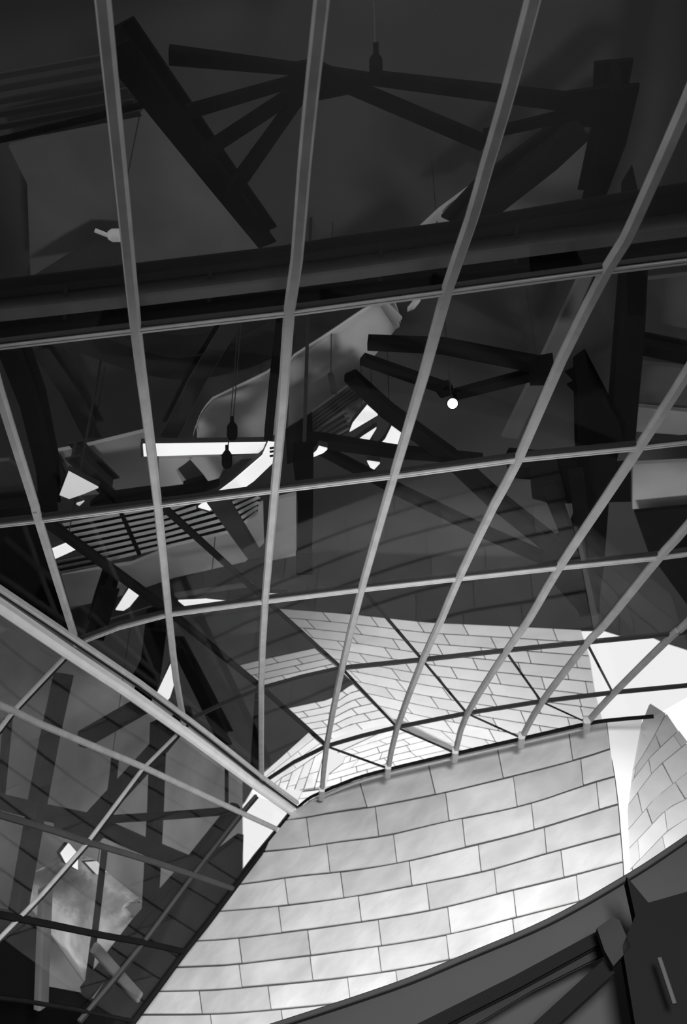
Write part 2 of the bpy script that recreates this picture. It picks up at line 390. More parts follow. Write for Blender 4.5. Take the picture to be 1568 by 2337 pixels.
# ---- front titanium wall
FL = [[(675, 1850), (735, 1812), (784, 1790), (889, 1758), (1039, 1722), (1194, 1687), (1354, 1650), (1400, 1640)],
      [(600, 1875), (670, 1872), (784, 1852), (814, 1850), (989, 1817), (1144, 1780), (1304, 1740), (1400, 1709)],
      [(560, 1948), (610, 1945), (694, 1936), (784, 1922), (879, 1910), (1019, 1877), (1199, 1840), (1334, 1795), (1410, 1773)],
      [(500, 2022), (565, 2020), (619, 2010), (724, 1997), (784, 1992), (919, 1970), (1059, 1937), (1219, 1897), (1364, 1852), (1420, 1836)],
      [(440, 2085), (500, 2082), (624, 2072), (784, 2052), (934, 2025), (1104, 1992), (1244, 1952), (1420, 1905)],
      [(400, 2152), (445, 2150), (529, 2145), (654, 2130), (784, 2112), (974, 2082), (1139, 2042), (1284, 2007), (1430, 1967)],
      [(340, 2212), (400, 2210), (525, 2205), (590, 2197), (734, 2180), (784, 2173), (899, 2157), (1049, 2130), (1184, 2095), (1284, 2070), (1440, 2030)],
      [(300, 2267), (350, 2265), (484, 2262), (624, 2250), (784, 2234), (934, 2212), (1009, 2197), (1200, 2155), (1440, 2095)],
      [(260, 2320), (315, 2318), (430, 2318), (530, 2315), (700, 2300), (784, 2291), (1000, 2260), (1200, 2220), (1440, 2160)],
      [(215, 2378), (430, 2378), (600, 2372), (784, 2352), (1000, 2325), (1200, 2285), (1440, 2225)]]
FR = [(1378, 1600), (1386, 1660), (1396, 1740), (1408, 1800), (1416, 1900), (1424, 2000), (1428, 2200)]
EC = [(EDGE[i][0] + 3, EDGE[i][1]) for i in range(len(EDGE))]
lines = [clip(smooth_line(l, 40), EC, FR) for l in FL]
front = empty('wall_front', FRONT.at((900, 2337)), 'curved wall of large pale titanium panels below the glass roof edge', kind='structure')
JX = [[(800, 0), (960, 1), (1130, 2), (1300, 3)], [(862, 0), (1019, 1), (1176, 2), (1328, 3)], [(740, 0), (896, 1), (1055, 2), (1213, 3), (1358, 4)], [(620, 0), (776, 1), (934, 2), (1088, 3), (1244, 4), (1384, 0)]]
def joints_at(A, B, xs):
    out = []
    for x in xs:
        lo, hi = A[0][0], A[-1][0]; t = (x - (A[0][0] + B[0][0]) / 2) / ((A[-1][0] + B[-1][0] - A[0][0] - B[0][0]) / 2)
        ta = (x - A[0][0]) / (A[-1][0] - A[0][0]); tb = (x + 7 - B[0][0]) / (B[-1][0] - B[0][0])
        if min(ta, tb) > 0.03 and max(ta, tb) < 0.97: out.append((ta, tb))
    return out
JR = [[690, 830, 985, 1140, 1300], [700, 855, 1015, 1170, 1325], [745, 895, 1052, 1210, 1362], [650, 775, 930, 1088, 1240], [635, 815, 970, 1125, 1280], [545, 700, 860, 1018, 1170, 1315], [545, 705, 860, 1015, 1168, 1320], [455, 610, 790, 900, 1060, 1215], [480, 640, 788, 930]]
tiles(front, lines, FRONT, 158, M_TITAN, gap=2.6, gapv=6.5, thick=0.025, seg=4, jit=0.012, joints=[joints_at(lines[i], lines[i + 1], JR[i]) for i in range(len(JR))])

# ---- inner titanium tiles built in place of a reflection in the glass
mirrored = empty('wall_inner', MIRRORED.at((1000, 1600)), 'wall of small pale titanium panels seen through the lower glass', kind='structure')
AL = [(631, 1388), (775, 1528), (786, 1536), (904, 1660), (1085, 1745), (1200, 1790)]
AR = [(1322, 1430), (1345, 1500), (1357, 1580), (1378, 1660), (1385, 1720)]
A = [clip([(620, 1387 + 19 * i), (800, 1401 + 21.5 * i), (975, 1420 + 24 * i), (1160, 1428 + 27 * i), (1390, 1440 + 30 * i)], AL, AR) for i in range(14)]
A = [l for l in A if l[-1][0] - l[0][0] > 12]
tiles(mirrored, A, MIRRORED, 105, M_TITIN, 2.4, 0.05, 3)
BL, BRt = [(535, 1523), (596, 1573), (640, 1612)], [(712, 1474), (775, 1528)]
B = [clip([(530, 1521 + 14.5 * i), (600, 1504 + 15.5 * i), (790, 1463 + 15 * i)], BL, BRt) for i in range(5)]
tiles(mirrored, B, MIRRORED.off(.995), 95, M_TITIN, 2.2, 0.05, 3)
CLb, CR = [(646, 1617), (742, 1705), (780, 1740)], [(800, 1556), (906, 1662)]
C = [clip([(640, 1619 + 14 * i), (756, 1594 + 15.5 * i), (800, 1562 + 18 * i), (920, 1530 + 19.5 * i)], CLb, CR) for i in range(7)]
tiles(mirrored, C, MIRRORED.off(.992), 70, M_TITIN, 2.2, 0.05, 3)
DR = [(895, 1650), (1085, 1745), (1150, 1778)]
D = []
for i in range(10):
    ln = [(730, 1716 + 14 * i), (900, 1662 + 15 * i), (1110, 1600 + 18 * i)]
    D.append(clip(ln, [(925, 1654), (755, 1710), (798, 1731), (752, 1764), (735, 1830)], DR))
D = [l for l in D if l[-1][0] - l[0][0] > 12]
tiles(mirrored, D, MIRRORED.off(.988), 70, M_TITIN, 2.0, 0.05, 2)
E = [[(598, 1766), (704, 1671)], [(600, 1777), (717, 1684)], [(602, 1787), (730, 1696)], [(604, 1798), (745, 1708)]]
tiles(mirrored, E, MIRRORED.off(.984), 75, M_TITIN, 1.2, 0.05, 1)
FF = [[(612, 1800), (616, 1796)], [(634, 1800), (643, 1774)], [(653, 1802), (667, 1762)], [(672, 1802), (694, 1744)], [(692, 1803), (718, 1727)], [(716, 1804), (741, 1712)], [(738, 1806), (746, 1710)]]
tiles(mirrored, FF, MIRRORED.off(.985), 48, M_TITIN, 2.0, 0.05, 1)
tiles(mirrored, [[(690, 1806), (740, 1800)], [(682, 1822), (735, 1815)], [(674, 1842), (730, 1835)]], MIRRORED.off(.98), 60, M_TITIN, 2.0, 0.05, 1)

# ---- white corner pier and right-hand titanium wall
pier = plate('trim_2', [(1386, 1648), (1466, 1642), (1444, 1760), (1432, 1850), (1440, 2050), (1428, 2050), (1424, 2000), (1416, 1900), (1408, 1800), (1396, 1740)], PIER.off(.992), 0.25, M_WHITE)
tag(pier, 'smooth white corner strip between the two titanium walls', kind='structure')
right = empty('wall_right', PIER.at((1500, 1900)), 'sloping titanium wall of slanted panels at the right edge', kind='structure')
RW = [[(1436, 1762), (1461, 1660), (1482, 1608)], [(1429, 1784), (1475, 1715), (1519, 1632)], [(1420, 1815), (1480, 1735), (1547, 1671)], [(1416, 1863), (1494, 1759), (1568, 1699)], [(1420, 1912), (1494, 1825), (1600, 1741)],
      [(1424, 1952), (1522, 1848), (1640, 1790)], [(1428, 1998), (1522, 1900), (1640, 1825)], [(1440, 2042), (1540, 1950), (1640, 1880)], [(1470, 2072), (1560, 2000), (1640, 1940)]]
tiles(right, RW, PIER, 95, M_TITR, 2.0, 0.025, 3, 0.03, seam=M_SEAMR)

def hanger(e, p, r=0.014):
    """a thin vertical drop rod from the soffit to the point p of the thing e."""
    c0 = inside(2.2).at((780, 900)); t = (c0 - p).dot(nr) / nr.z + .1
    mk('hanger', *sweep([p, p + Vector((0, 0, t))], rect(r, r, -r / 2), Vector((0, 1, 0))), M_GREYD, e)
# ================================================================ STEEL INSIDE THE ROOF
k1 = inside(1.45)
steel_beam('heavy black beam slanting down through upper left panes', [(262, 110), (400, 290), (500, 420), (610, 560)], 82, inside(1.5), M_BLACK, 46)
tr = empty('roof_truss', k1.at((690, 185)), 'black star truss whose spokes meet beside the top of second mullion', 'truss')
for p, q, a, b in (((690, 185), (430, 262), 24, 30), ((690, 165), (385, 135), 26, 40), ((700, 200), (470, 352), 30, 30), ((695, 210), (528, 445), 28, 34), ((690, 175), (850, 195), 40, 34)):
    bar('spoke', [p, q], a, k1, M_BLACK, tr, 0.8, b)
bar('spoke', [(800, 205), (1105, 335)], 32, k1, M_BLACK, tr, 0.8, 34)
bar('spoke', [(850, 185), (1360, 250)], 30, k1, M_BLACK, tr, 0.8, 40)
bar('spoke', [(1105, 312), (1350, 258)], 22, k1, M_BLACK, tr, 0.8, 28)
plate('node_plate', [(655, 150), (720, 140), (770, 165), (800, 215), (700, 235), (660, 215)], inside(1.44), .05, M_BLACK, tr)
plate('node_plate', [(1290, 215), (1390, 200), (1430, 290), (1330, 290)], inside(1.44), .05, M_BLACK, tr)
# plate girder across the whole roof
TOPG = [(-500, 713), (0, 655), (300, 620), (640, 580), (784, 557), (1024, 525), (1319, 475), (1600, 430), (2200, 335)]
BOTG = [(-500, 835), (0, 778), (300, 743), (650, 703), (1020, 655), (1385, 606), (1600, 580), (2200, 505)]
MIDG = [(-500, 785), (0, 724), (290, 692), (640, 650), (784, 632), (1014, 600), (1309, 562), (1600, 525), (2200, 445)]
gi = inside(1.3)
gd = empty('plate_girder', gi.at((640, 640)), 'deep dark girder with paler flange running across just above first transom', 'beam')
plate('web', TOPG + BOTG[::-1], gi, .12, M_DARK, gd)
mk('flange', *sweep([inside(1.27).at(p) for p in MIDG], rect(.17, .2, 0, .02), nr), M_FLANGE, gd)
mk('flange', *sweep([inside(1.28).at((p[0], p[1] + 6)) for p in TOPG], rect(.06, .12, 0, .02), nr), M_BLACK, gd)
mk('flange', *sweep([inside(1.28).at((p[0], p[1] - 14)) for p in BOTG], rect(.12, .12, 0, .02), nr), M_BLACK, gd)
for x in (150, 480, 870, 1180): bar('stiffener', [(x, yat(TOPG, x) + 4), (x - 4, yat(BOTG, x) - 4)], 9, inside(1.29), M_DARK, gd, .8)
# right truss
k2 = inside(1.4)
t2 = empty('lattice_truss', k2.at((1220, 850)), 'dark flat truss meeting near the glowing lamp', 'truss')
bar('chord', [(840, 792), (1010, 800), (1222, 842)], 34, k2, M_DARK, t2, .8, 38)
bar('spoke', [(828, 828), (1010, 892)], 28, k2, M_DARK, t2, .8)
bar('spoke', [(1010, 892), (1020, 905)], 34, k2, M_DARK, t2, .8)
bar('spoke', [(1040, 908), (1222, 862)], 26, k2, M_DARK, t2, .8, 30)
plate('node_plate', [(1205, 822), (1262, 812), (1268, 880), (1210, 880)], inside(1.39), .05, M_DARK, t2)
hanger(t2, k2.at((1235, 850)) + FWD * .1)
# lower fan truss and its column
k3 = inside(1.42)
t3 = empty('fan_truss', k3.at((1275, 1280)), 'dark fan of long struts converging on the tapered column foot', 'truss')
bar('strut', [(800, 868), (884, 948), (1024, 1052), (1134, 1155), (1285, 1275)], 34, k3, M_DARK, t3, .8, 42)
bar('strut', [(725, 1030), (900, 1122), (1104, 1222), (1270, 1296)], 26, k3, M_DARK, t3, .8, 30)
bar('strut', [(1258, 1130), (1310, 1260)], 34, k3, M_DARK, t3, .8, 30)
bar('strut', [(1316, 1090), (1332, 1220)], 34, k3, M_DARK, t3, .8)
bar('strut', [(660, 1015), (740, 1018), (900, 1040), (1100, 1056)], 40, k3, M_DARK, t3, .8, 26)
cp = inside(1.36)
c1 = empty('tapered_column', cp.at((1340, 1400)), 'black tapered column foot at the right, below the second transom', 'column')
plate('shaft', [(1318, 880), (1345, 860), (1420, 1000), (1392, 1120), (1378, 1300), (1362, 1405), (1322, 1408), (1318, 1370), (1262, 1330), (1245, 1290), (1300, 1260), (1330, 1200), (1320, 1060)], inside(1.5), .5, M_DARK, c1)
plate('base_plate', [(1212, 1100), (1440, 1080), (1440, 1145), (1260, 1150), (1215, 1138)], inside(1.52), .25, M_DARK, c1)
plate('gusset', [(1262, 1330), (1300, 1290), (1372, 1290), (1368, 1400), (1326, 1404)], cp, .2, M_BLACK, c1)
c2 = empty('leaning_column', inside(1.55).at((1420, 1000)), 'dark leaning column rising beside the right panes to the top', 'column')
plate('shaft', [(1455, 430), (1482, 560), (1472, 760), (1450, 1010), (1392, 1010), (1408, 820), (1424, 640), (1430, 470)], inside(1.55), .4, M_DARK, c2)
plate('shaft_cheek', [(1432, 560), (1478, 560), (1468, 720), (1434, 720)], inside(1.54), .1, M_BLACK, c2)
tag(bar('flat_beam', [(1375, 500), (1334, 640), (1255, 815), (1165, 1000)], 32, inside(1.6), M_SHEETD, None, .3, 44), 'pale grey strip beam slanting between third and fourth mullions', 'beam')
steel_beam('dark beam close beside the pale slanting strip beam', [(1365, 590), (1310, 730), (1262, 840)], 30, inside(1.68), M_DARK, 22)
steel_beam('dark beam slanting from third mullion into the leaning column', [(1310, 872), (1420, 985)], 36, inside(1.6), M_DARK)
steel_beam('dark horizontal beam behind the tapered column', [(1160, 1078), (1320, 1092), (1425, 1120)], 46, inside(1.62), M_DARK)
steel_beam('broad dark beam slanting up right behind third mullion', [(1040, 560), (1110, 480), (1250, 372), (1330, 300)], 70, inside(1.85), M_DARK, 60)
steel_beam('black upright beam in the top right corner panes', [(1415, 200), (1395, 330), (1350, 470)], 90, inside(1.75), M_BLACK, 50)
# pale crescent sheets near the top right
def sheet(label, poly, surf, m, thick=.08, name='ceiling_sheet', cat='panel', group=None):
    return tag(plate(name, poly, surf, thick, m), label, cat, group)
sheet('small pale crescent sheet left of third mullion under the broad beam', [(940, 540), (1000, 484), (1062, 438), (1120, 398), (1180, 372), (1120, 420), (1060, 470), (1040, 505), (1018, 528)], inside(1.95), M_SHEETM)
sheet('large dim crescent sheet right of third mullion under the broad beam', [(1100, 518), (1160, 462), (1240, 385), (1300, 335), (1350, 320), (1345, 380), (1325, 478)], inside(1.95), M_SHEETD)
sheet('grey end sheet beside the big ceiling baffle tip', [(930, 712), (948, 690), (965, 672), (958, 690), (945, 706)], inside(1.6), M_SHEET)
# right edge panels
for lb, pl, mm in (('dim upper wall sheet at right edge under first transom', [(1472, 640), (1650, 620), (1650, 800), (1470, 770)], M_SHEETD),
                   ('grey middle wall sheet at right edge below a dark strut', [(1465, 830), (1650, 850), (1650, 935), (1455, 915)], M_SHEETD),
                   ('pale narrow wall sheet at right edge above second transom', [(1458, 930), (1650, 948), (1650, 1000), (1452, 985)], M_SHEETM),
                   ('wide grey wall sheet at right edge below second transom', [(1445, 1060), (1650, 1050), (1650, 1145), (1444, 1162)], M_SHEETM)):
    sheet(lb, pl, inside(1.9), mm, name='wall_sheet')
steel_beam('dark strut across the right edge wall sheets', [(1470, 800), (1568, 820), (1650, 850)], 36, inside(1.8), M_DARK)
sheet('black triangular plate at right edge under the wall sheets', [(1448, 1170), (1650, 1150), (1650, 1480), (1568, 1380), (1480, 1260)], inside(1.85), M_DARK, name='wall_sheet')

# ---- the big pale baffle
bs = inside(1.75)
bf = empty('ceiling_baffle', bs.at((760, 850)), 'big pale curved baffle sweeping behind second mullion', 'panel')
def loft(name, top, bot, surf, m, parent, bulge=0.0, n=14, th=.06):
    nn = surf.normal(); V, Fc = [], []
    for i in range(n + 1):
        a, b = along(top, i / n), along(bot, i / n)
        for j in range(5):
            t = j / 4; V.append(surf.at(lerp(a, b, t)) + nn * (bulge * (1 - (2 * t - 1) ** 2)))
    k = len(V); V += [v + nn * th for v in V]
    for i in range(n):
        for j in range(4):
            a = i * 5 + j; b = a + 5; Fc += [(a, b, b + 1, a + 1), (k + a, k + a + 1, k + b + 1, k + b)]
        Fc += [(i * 5, k + i * 5, k + i * 5 + 5, i * 5 + 5), (i * 5 + 4, i * 5 + 9, k + i * 5 + 9, k + i * 5 + 4)]
    e = n * 5; Fc += [(j, j + 1, k + j + 1, k + j) for j in range(4)] + [(e + j, k + e + j, k + e + j + 1, e + j + 1) for j in range(4)]
    return mk(name, V, Fc, m, parent, True)
loft('skin', [(880, 692), (835, 706), (740, 770), (665, 818), (660, 830)], [(915, 735), (870, 795), (806, 865), (740, 915), (658, 972)], bs, M_SHEET, bf, .25)
loft('skin', [(640, 830), (610, 852), (480, 915), (455, 950), (440, 998)], [(640, 985), (620, 1002), (570, 1008), (500, 1006), (450, 1006)], bs, M_SHEETM, bf, .25)
plate('end_lip', [(880, 690), (918, 728), (906, 738), (912, 746), (902, 752), (868, 700)], inside(1.74), .05, M_SHEET, bf)
rod = inside(1.6)
hr_ = tag(bar('hanger_rod', [(754, 856), (763, 900)], 12, rod, M_GREYD), 'short dark rod hanging in front of the pale baffle', 'rod')
hanger(hr_, rod.at((755, 860)) + FWD * .03)
steel_beam('dark upright beam running along the left of second mullion', [(640, 740), (624, 880), (612, 1005)], 20, inside(1.25), M_DARK)
steel_beam('dim slanting beam left of the pale baffle', [(540, 720), (450, 870), (385, 1000)], 40, inside(1.9), M_GREYD)
arc = inside(1.95)
tag(mk('curved_beam', *sweep([arc.at(p) for p in smooth_line([(80, 752), (200, 785), (320, 826), (420, 842), (540, 820), (640, 775)], 20)], rect(.75, .5, 0, .08), nr), M_GREYD), 'wide dim beam sagging in an arc under the girder', 'beam')
steel_beam('dark leaning beam beside the first mullion at the left edge', [(20, 800), (70, 930), (105, 1080), (112, 1180)], 56, inside(1.5), M_DARK, 40)
steel_beam('dim beam slanting at the left edge above a grey sheet', [(90, 800), (160, 900), (210, 1000)], 44, inside(1.95), M_GREYD)

# ---- dark louvre under the baffle, with added glowing plates
lv = empty('dark_louvre', inside(1.6).at((740, 950)), 'dark slatted louvre tucked below the pale baffle', 'louvre')
plate('backing', [(655, 982), (800, 878), (862, 930), (800, 985), (745, 1012), (700, 1040), (655, 1050)], inside(1.66), .05, M_SHEETD, lv)
for i in range(9):
    t = i / 8
    bar('slat', [lerp((662, 985), (700, 1036), t), lerp((800, 884), (845, 925), t) if i < 5 else lerp((760, 900), (800, 985), t)], 6, inside(1.62), M_GREYD, lv, .8)
plate('side_cheek', [(652, 985), (712, 945), (715, 1040), (655, 1060)], inside(1.59), .05, M_DARK, lv)  # dark panel put here for shade beside the louvre
HUNG = ('white four sided', 'white kite shaped', 'white tapering', 'white skylight wedge', 'white flat', 'tiny white skylight', 'tiny white triangular', 'white rounded', 'white flat sliver', 'thin white sliver')
def glowplate(label, poly, surf, m=None, group='bright daylight openings behind the glass', name='skylight'):  # self-lit plate added for each bright patch of daylight
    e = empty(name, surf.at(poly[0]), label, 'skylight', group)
    plate('diffuser', poly, surf, .03, m or M_GLOW, e)
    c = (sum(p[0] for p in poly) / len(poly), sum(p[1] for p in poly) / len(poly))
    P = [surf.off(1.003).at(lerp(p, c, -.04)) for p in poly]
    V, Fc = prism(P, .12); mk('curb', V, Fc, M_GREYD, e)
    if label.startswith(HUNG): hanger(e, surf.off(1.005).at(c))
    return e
s_ = inside(1.55)
glowplate('white tapering skylight highest in the cluster under the black strut', [(838, 927), (862, 948), (798, 986), (805, 968)], s_)
glowplate('white skylight in the middle of the cluster under black strut', [(859, 978), (834, 1019), (806, 1015), (828, 998)], s_)
glowplate('white four sided skylight touching third mullion', [(894, 975), (916, 991), (904, 1028), (862, 1022), (879, 1005)], s_)
glowplate('tiny white skylight just above second transom below the cluster', [(838, 1054), (867, 1058), (850, 1076)], s_)
glowplate('small white slanted sliver skylight right of second mullion', [(702, 1049), (722, 1032), (728, 1021), (747, 1026), (738, 1034)], inside(1.385))
glowplate('long white horizontal skylight strip between first and second mullions', [(326, 1016), (628, 1012), (612, 1034), (328, 1042)], inside(1.5))
sk = glowplate('long white slanted skylight strip descending from second mullion', [(612, 1010), (629, 1012), (628, 1052), (580, 1098), (535, 1130), (478, 1166), (452, 1158), (530, 1100), (598, 1042)], inside(1.46))
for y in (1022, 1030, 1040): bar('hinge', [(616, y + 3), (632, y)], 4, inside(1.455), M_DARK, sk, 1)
glowplate('white kite shaped skylight near the left edge above second transom', [(156, 1078), (224, 1114), (190, 1128), (158, 1139), (136, 1130)], inside(1.5), M_GLOWDIM)
glowplate('tiny white triangular skylight below the kite shaped one', [(174, 1151), (192, 1145), (181, 1155)], inside(1.62), M_GLOWDIM)
glowplate('white rounded skylight touching the leftmost mullion below second transom', [(116, 1256), (155, 1240), (176, 1243), (178, 1252), (150, 1265), (123, 1277)], inside(1.35))
glowplate('white skylight wedge left of first mullion under the thick brace', [(297, 1340), (318, 1358), (296, 1385), (282, 1394), (264, 1392)], inside(1.6))
glowplate('white flat sliver skylight just above third transom right of first mullion', [(407, 1372), (470, 1369), (528, 1375), (430, 1390)], inside(1.6))
glowplate('thin white sliver skylight beside second mullion at third transom', [(590, 1357), (655, 1358), (605, 1364)], inside(1.6))
glowplate('white tapered skylight beside first mullion just above the ridge', [(391, 1514), (398, 1560), (388, 1592), (376, 1606), (352, 1597)], inside(1.2))
# ---- lamp
lm = inside(1.33)
fl = empty('floodlight', lm.at((1033, 921)), 'glowing round floodlight hanging from the lattice truss', 'lamp')
def lathe(c, ax, prof, n=20):
    u = ax.orthogonal().normalized(); v = ax.cross(u); V, Fc = [], []
    for r, h in prof:
        V += [c + ax * h + (u * math.cos(2 * math.pi * i / n) + v * math.sin(2 * math.pi * i / n)) * r for i in range(n)]
    for j in range(len(prof) - 1):
        for i in range(n): Fc.append((j * n + i, j * n + (i + 1) % n, (j + 1) * n + (i + 1) % n, (j + 1) * n + i))
    Fc += [tuple(range(n - 1, -1, -1)), tuple(range((len(prof) - 1) * n, len(prof) * n))]
    return V, Fc
cc = lm.at((1033, 921)); ax = (cc - EYE).normalized()
mk('lens', *lathe(cc, ax, [(.02, -.03), (.05, -.02), (.062, 0), (.06, .02)]), M_BULB, fl, True)
mk('housing', *lathe(cc, ax, [(.075, .0), (.078, .03), (.07, .12), (.04, .2), (.02, .22)]), M_DARK, fl)
hanger(fl, cc + FWD * .1)
bar('bracket', [(1040, 912), (1036, 900)], 8, inside(1.36), M_DARK, fl, 1)
for i, (p, sf, lb) in enumerate((((858, 152), inside(1.4), 'small dark unlit spotlight above the star truss'), ((530, 985), inside(1.44), 'dark round unlit spotlight above the horizontal skylight strip'), ((518, 1050), inside(1.4), 'dark unlit spotlight below the horizontal skylight strip'))):
    c = sf.at(p); a2 = (c - EYE).normalized(); e = empty('spotlight', c, lb, 'lamp')
    r = .06 if i == 0 else .075
    mk('housing', *lathe(c, (a2 + UP * .8).normalized(), [(r * .9, -.12), (r, -.08), (r, .1), (r * .5, .2)]), M_BLACK, e)
    mk('stem', *sweep([c, c + UP * .22 + a2 * .1], rect(.05, .05, -.02), a2), M_BLACK, e)
    hanger(e, c)

# ---- left side sheets, louvres and bands
ls = inside(1.8)
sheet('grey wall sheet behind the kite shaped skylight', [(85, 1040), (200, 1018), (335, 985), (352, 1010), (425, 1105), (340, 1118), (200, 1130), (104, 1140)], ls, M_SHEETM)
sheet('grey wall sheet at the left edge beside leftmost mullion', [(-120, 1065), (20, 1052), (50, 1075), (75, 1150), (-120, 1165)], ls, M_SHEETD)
for i, (a, b, ww) in enumerate((((165, 1045), (250, 1130), 40), ((120, 1060), (150, 1110), 26))):
    steel_beam(['dim slanting beam in front of the grey sheet by the kite skylight', 'short dim beam left of the kite skylight'][i], [a, b], ww, inside(1.7), M_GREYD)
sheet('pale broken sheet between first mullion and horizontal skylight strip', [(362, 1048), (440, 1044), (420, 1060), (402, 1072), (408, 1085), (418, 1105), (364, 1112)], inside(1.52), M_SHEETM)
sheet('pale sheet under the horizontal skylight strip beside the dark spotlight', [(430, 1044), (500, 1042), (512, 1065), (500, 1092), (475, 1098), (462, 1080)], inside(1.52), M_SHEETM)
sheet('grey sheet between dark spotlight and slanted skylight strip', [(530, 1050), (590, 1045), (560, 1075), (500, 1098), (520, 1072)], inside(1.52), M_SHEETD)
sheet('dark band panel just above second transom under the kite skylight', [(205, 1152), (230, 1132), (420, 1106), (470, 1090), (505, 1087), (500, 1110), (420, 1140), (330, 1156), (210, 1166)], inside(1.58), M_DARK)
steel_beam('dark short band beam at the left edge above second transom', [(-150, 1190), (0, 1174), (80, 1166)], 40, inside(1.35), M_DARK)
# striped ceiling panel: pale slats with dark gaps
def louvre(label, rows, surf, wpx, m, cross=None, name='striped_louvre'):
    e = empty(name, surf.at(rows[0][0]), label, 'louvre')
    for a, b in rows: bar('slat', [a, b], wpx, surf, m, e, .25, None, .05)
    for c in cross or []: bar('cross_bar', c[0], c[1], surf.off(.99), M_DARK, e, .6)
    plate('backing', [rows[0][0], rows[0][1], rows[-1][1], rows[-1][0]], surf.off(1.03), .05, M_DARK, e)
    return e
lf = inside(1.5)
louvre('pale slatted louvre with a dark cross bar below second transom at left', [((145 + 8.5 * i, 1199 + 12.8 * i), (358 + 2 * i, 1159 + 12.8 * i)) for i in range(8)], lf, 10.6, M_SLAT, [([(274, 1168), (318, 1268)], 9)])
louvre('pale slatted louvre right of first mullion under slanted skylight strip', [((362 + 2 * i, 1172 + 13 * i), (470 + 9 * i, 1136 + 13 * i)) for i in range(7)], lf, 10.6, M_SLAT)
louvre('small slatted louvre left of second mullion below second transom', [((520 + 8 * i, 1153 + 11.5 * i), (592 - 1 * i, 1124 + 11.5 * i)) for i in range(5)], lf, 9.5, M_SLAT)
hanger(bpy.data.objects['striped_louvre.002'], lf.off(1.035).at((575, 1150)), .01)
louvre('short slatted louvre below the rounded white skylight', [((128 + 5 * i, 1284 + 12 * i), (195 + 14 * i, 1270 + 10.5 * i)) for i in range(3)], inside(1.4), 8.5, M_SHEETD)
sheet('pale sloping sheet below the striped louvres at the left', [(140, 1312), (300, 1288), (440, 1232), (478, 1205), (600, 1150), (602, 1240), (560, 1282), (400, 1318), (240, 1372), (160, 1385)], inside(1.7), M_SHEETM)
tag(bar('flat_beam', [(498, 1150), (582, 1275)], 56, inside(1.32), M_GREYD, None, .3, 40), 'broad dim flat beam slanting between first and second mullions', 'beam')
sheet('dark band sheet above third transom at the left', [(160, 1398), (232, 1372), (400, 1320), (560, 1284), (602, 1274), (602, 1368), (385, 1400), (178, 1468)], inside(1.78), M_GREYD)
bar_ = tag(bar('conduit', [(215, 1425), (345, 1385)], 4, inside(1.45), M_SHEETD), 'thin pale conduit above third transom left of first mullion', 'conduit')
cd_ = tag(bar('conduit', [(400, 1362), (480, 1350), (575, 1337)], 14, inside(1.45), M_SHEETD), 'thick grey conduit above third transom right of first mullion', 'conduit')
hanger(cd_, inside(1.452).at((480, 1350)))
steel_beam('black beam slanting beside the white skylight wedge', [(250, 1345), (232, 1400), (215, 1460)], 44, inside(1.35), M_DARK)
sheet('black sheet in the corner between leftmost mullion and the ridge', [(-100, 1195), (88, 1192), (120, 1300), (170, 1455), (0, 1345), (-100, 1280)], inside(1.6), M_DARK)
# centre post
cs = inside(1.3)
cpst = empty('centre_post', cs.at((692, 1310)), 'black post beside second mullion ending above third transom', 'column')
plate('shaft', [(668, 1052), (715, 1050), (714, 1180), (711, 1312), (677, 1312), (680, 1150)], cs, .3, M_BLACK, cpst)
hanger(cpst, cs.at((692, 1060)) + FWD * .15, .05)
plate('foot', [(675, 1270), (713, 1270), (713, 1312), (675, 1312)], inside(1.29), .1, M_BLACK, cpst)
tag(bar('cable', [(694, 1312), (694, 1380)], 3, cs, M_GREYD), 'thin cable below the black centre post', 'cable')
sheet('grey sheet standing right of the pale sheet, behind the black post', [(632, 1140), (676, 1130), (676, 1268), (618, 1280)], inside(1.75), M_SHEETM)
# beams low in the roof, above the ridge
steel_beam('dim upright beam above the ridge left of the white tapered skylight', [(355, 1440), (340, 1560), (320, 1600)], 50, inside(1.5), M_DARK)
steel_beam('dark slender beam right of first mullion reaching the ridge', [(405, 1480), (460, 1590), (515, 1700)], 26, inside(1.25), M_DARK, 30)
steel_beam('dark upright beam close left of second mullion above ridge', [(590, 1600), (580, 1760)], 18, inside(1.2), M_DARK)
sheet('dim sheet right of first mullion below third transom', [(402, 1420), (600, 1392), (598, 1440), (470, 1470), (440, 1478)], inside(1.8), M_SHEETD)
# top left louvre
tl = empty('top_louvre', inside(1.7).at((150, 280)), 'dark slatted louvre in the top left corner panes', 'louvre')
for i in range(6): bar('slat', [(-80 + 10 * i, 190 + 34 * i * .8), (250 + 14 * i, 130 + 26 * i)], 16, inside(1.7), M_GREYD, tl, .4)
bar('edge_bar', [(-60, 335), (10, 320), (325, 243)], 13, inside(1.68), M_BLACK, tl, .8)
sheet('large grey sheet below the top left louvre', [(20, 335), (330, 252), (600, 570), (400, 600), (70, 640), (62, 420)], inside(2.05), M_SHEETD)
sheet('dim leaning sheet under the grey sheet at upper left', [(70, 640), (150, 590), (215, 555), (300, 560), (300, 612)], inside(1.95), M_GREYD)
e = empty('spotlight', inside(1.6).at((262, 538)), 'small pale spotlight with slanted arm beside first mullion', 'lamp')
cq = inside(1.6).at((264, 537)); mk('housing', *lathe(cq, RIGHT, [(.05, -.09), (.08, -.04), (.08, .05), (.05, .08)]), M_SHEET, e)
bar('arm', [(216, 528), (268, 548)], 9, inside(1.61), M_SHEET, e, .8)
hanger(e, cq)

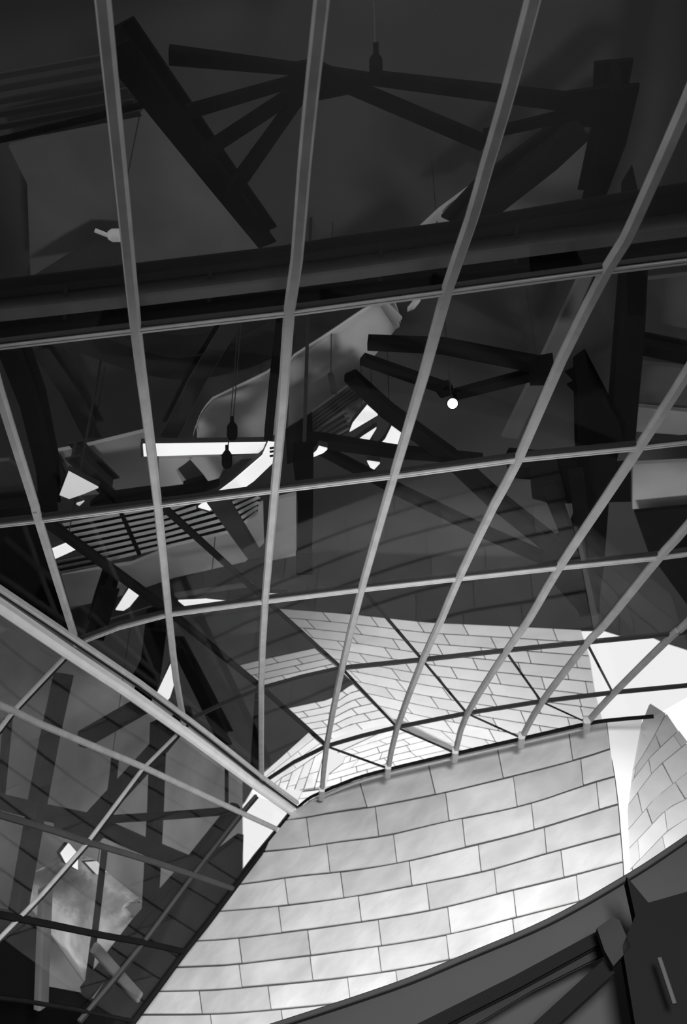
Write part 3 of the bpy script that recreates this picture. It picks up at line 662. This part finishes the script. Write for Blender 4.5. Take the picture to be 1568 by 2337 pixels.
# ================================================================ INSIDE THE LOWER SLOPE
kb = SIDE.off(1.75)
tag(plate('wall_side', [(-300, 1150), (60, 1380), (300, 1545), (553, 1745), (555, 1990), (460, 2110), (330, 2300), (200, 2440), (-300, 2440)], kb, .3, M_SIDEW), 'grey hall wall behind the lower glass slope', kind='structure')
lt = SIDE.off(1.25)
fr = empty('steel_lattice', lt.at((215, 1890)), 'dark crossing steel lattice behind the lower glass slope', 'frame')
for nm, pts, ww in (('post', [(158, 1540), (125, 1690), (95, 1850), (52, 2090)], 44), ('post', [(373, 1650), (366, 1850), (352, 2110)], 38), ('tie', [(243, 1940), (222, 2120), (203, 2260)], 15), ('post', [(24, 1640), (6, 1825)], 20), ('tie', [(268, 1730), (252, 1890)], 18), ('tie', [(520, 1740), (520, 1855)], 9),
                    ('diagonal', [(440, 1630), (370, 1715), (210, 1890)], 44), ('diagonal', [(548, 1850), (440, 1985), (325, 2115), (205, 2270)], 36),
                    ('rail', [(-60, 1815), (90, 1852), (215, 1878), (320, 1925), (440, 1975)], 36), ('rail', [(240, 1872), (400, 1862), (548, 1850)], 17), ('diagonal', [(340, 1610), (200, 1690)], 40)):
    bar(nm, pts, ww, lt.off(1.0 + random.uniform(0, .015)), M_DARK, fr, .7)
plate('node_plate', [(125, 1860), (215, 1865), (245, 1905), (210, 1935), (130, 1905)], lt.off(.99), .05, M_DARK, fr)
tag(plate('edge_panel', [(556, 1905), (553, 1998), (528, 2035), (420, 2178), (300, 2345), (190, 2345), (335, 2120), (445, 1990)], SIDE.off(1.12), .15, M_DARK), 'dark panel strip along the lower glass slope edge', 'panel')
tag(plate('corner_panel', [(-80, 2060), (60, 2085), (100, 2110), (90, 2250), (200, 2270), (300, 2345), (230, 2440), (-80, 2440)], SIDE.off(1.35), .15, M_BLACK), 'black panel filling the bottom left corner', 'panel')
# crumpled bright metal and pale strips
cm = SIDE.off(1.5)
cr = loft('crumpled_sheet', [(95, 1985), (140, 1955), (165, 1945), (215, 1960), (250, 1995), (330, 2060)], [(95, 2100), (150, 2180), (200, 2250), (225, 2262), (280, 2200), (335, 2110)], cm, M_CRUMP, None, .6, 18)
tag(cr, 'bright crumpled metal sheet glimpsed through the lower left panes', 'panel')
glowplate('glaring white wedge of light at the top of the crumpled sheet', [(140, 1948), (158, 1925), (178, 1948), (178, 1985), (152, 1970)], SIDE.off(1.4))
glowplate('white rounded glint skylight right of the tie bar', [(196, 1968), (222, 1966), (244, 1990), (222, 1996)], SIDE.off(1.42), M_GLOWDIM)
tag(bar('pale_post', [(112, 2030), (106, 2180), (102, 2300)], 34, SIDE.off(1.22), M_SHEETD), 'pale grey post standing in the bottom left corner', 'column')
tag(bar('pale_strut', [(222, 2165), (322, 2278)], 24, SIDE.off(1.1), M_SHEETD), 'pale short strut beside the bottom left edge panel', 'beam')

# ================================================================ DARK CRESCENT IN THE BOTTOM RIGHT
TOPC = [(-100, 2540), (300, 2430), (560, 2356), (615, 2338), (784, 2283), (934, 2231), (1054, 2181), (1214, 2114), (1314, 2064), (1424, 2000), (1484, 1963), (1568, 1906), (1700, 1815)]
cz = CREST
cw = empty('wall_lower', cz.at((1200, 2337)), 'dark curved parapet wall crossing the bottom right corner', kind='structure')
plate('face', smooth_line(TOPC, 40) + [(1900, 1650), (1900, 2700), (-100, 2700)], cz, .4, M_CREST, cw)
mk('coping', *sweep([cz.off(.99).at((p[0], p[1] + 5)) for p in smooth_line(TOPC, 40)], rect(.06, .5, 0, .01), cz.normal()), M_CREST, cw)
steel_beam('long black beam across the dark parapet', [(700, 2480), (960, 2350), (1180, 2240), (1372, 2136)], 30, cz.off(.93), M_BLACK, 26)
steel_beam('grey beam just under the long black beam', [(800, 2492), (1040, 2352), (1210, 2250), (1380, 2165)], 20, cz.off(.95), M_DARK, 20)
steel_beam('short black beam branching below the grey beam', [(1390, 2205), (1232, 2350), (1100, 2471)], 36, cz.off(.92), M_BLACK)
bk = empty('bracket_column', cz.off(.88).at((1400, 2200)), 'dark bracket column where the black beams meet the parapet', 'column')
plate('head', [(1362, 2118), (1398, 2092), (1414, 2100), (1440, 2160), (1400, 2205), (1380, 2170)], cz.off(.9), .2, M_DARK, bk)
plate('shaft', [(1430, 2000), (1450, 2090), (1420, 2160), (1480, 2520), (1640, 2520), (1640, 2060), (1568, 2035), (1480, 2060)], cz.off(.9), .3, M_BLACK, bk)
bar('fin', [(1505, 2185), (1540, 2290)], 10, cz.off(.87), M_CREST, bk, 1)
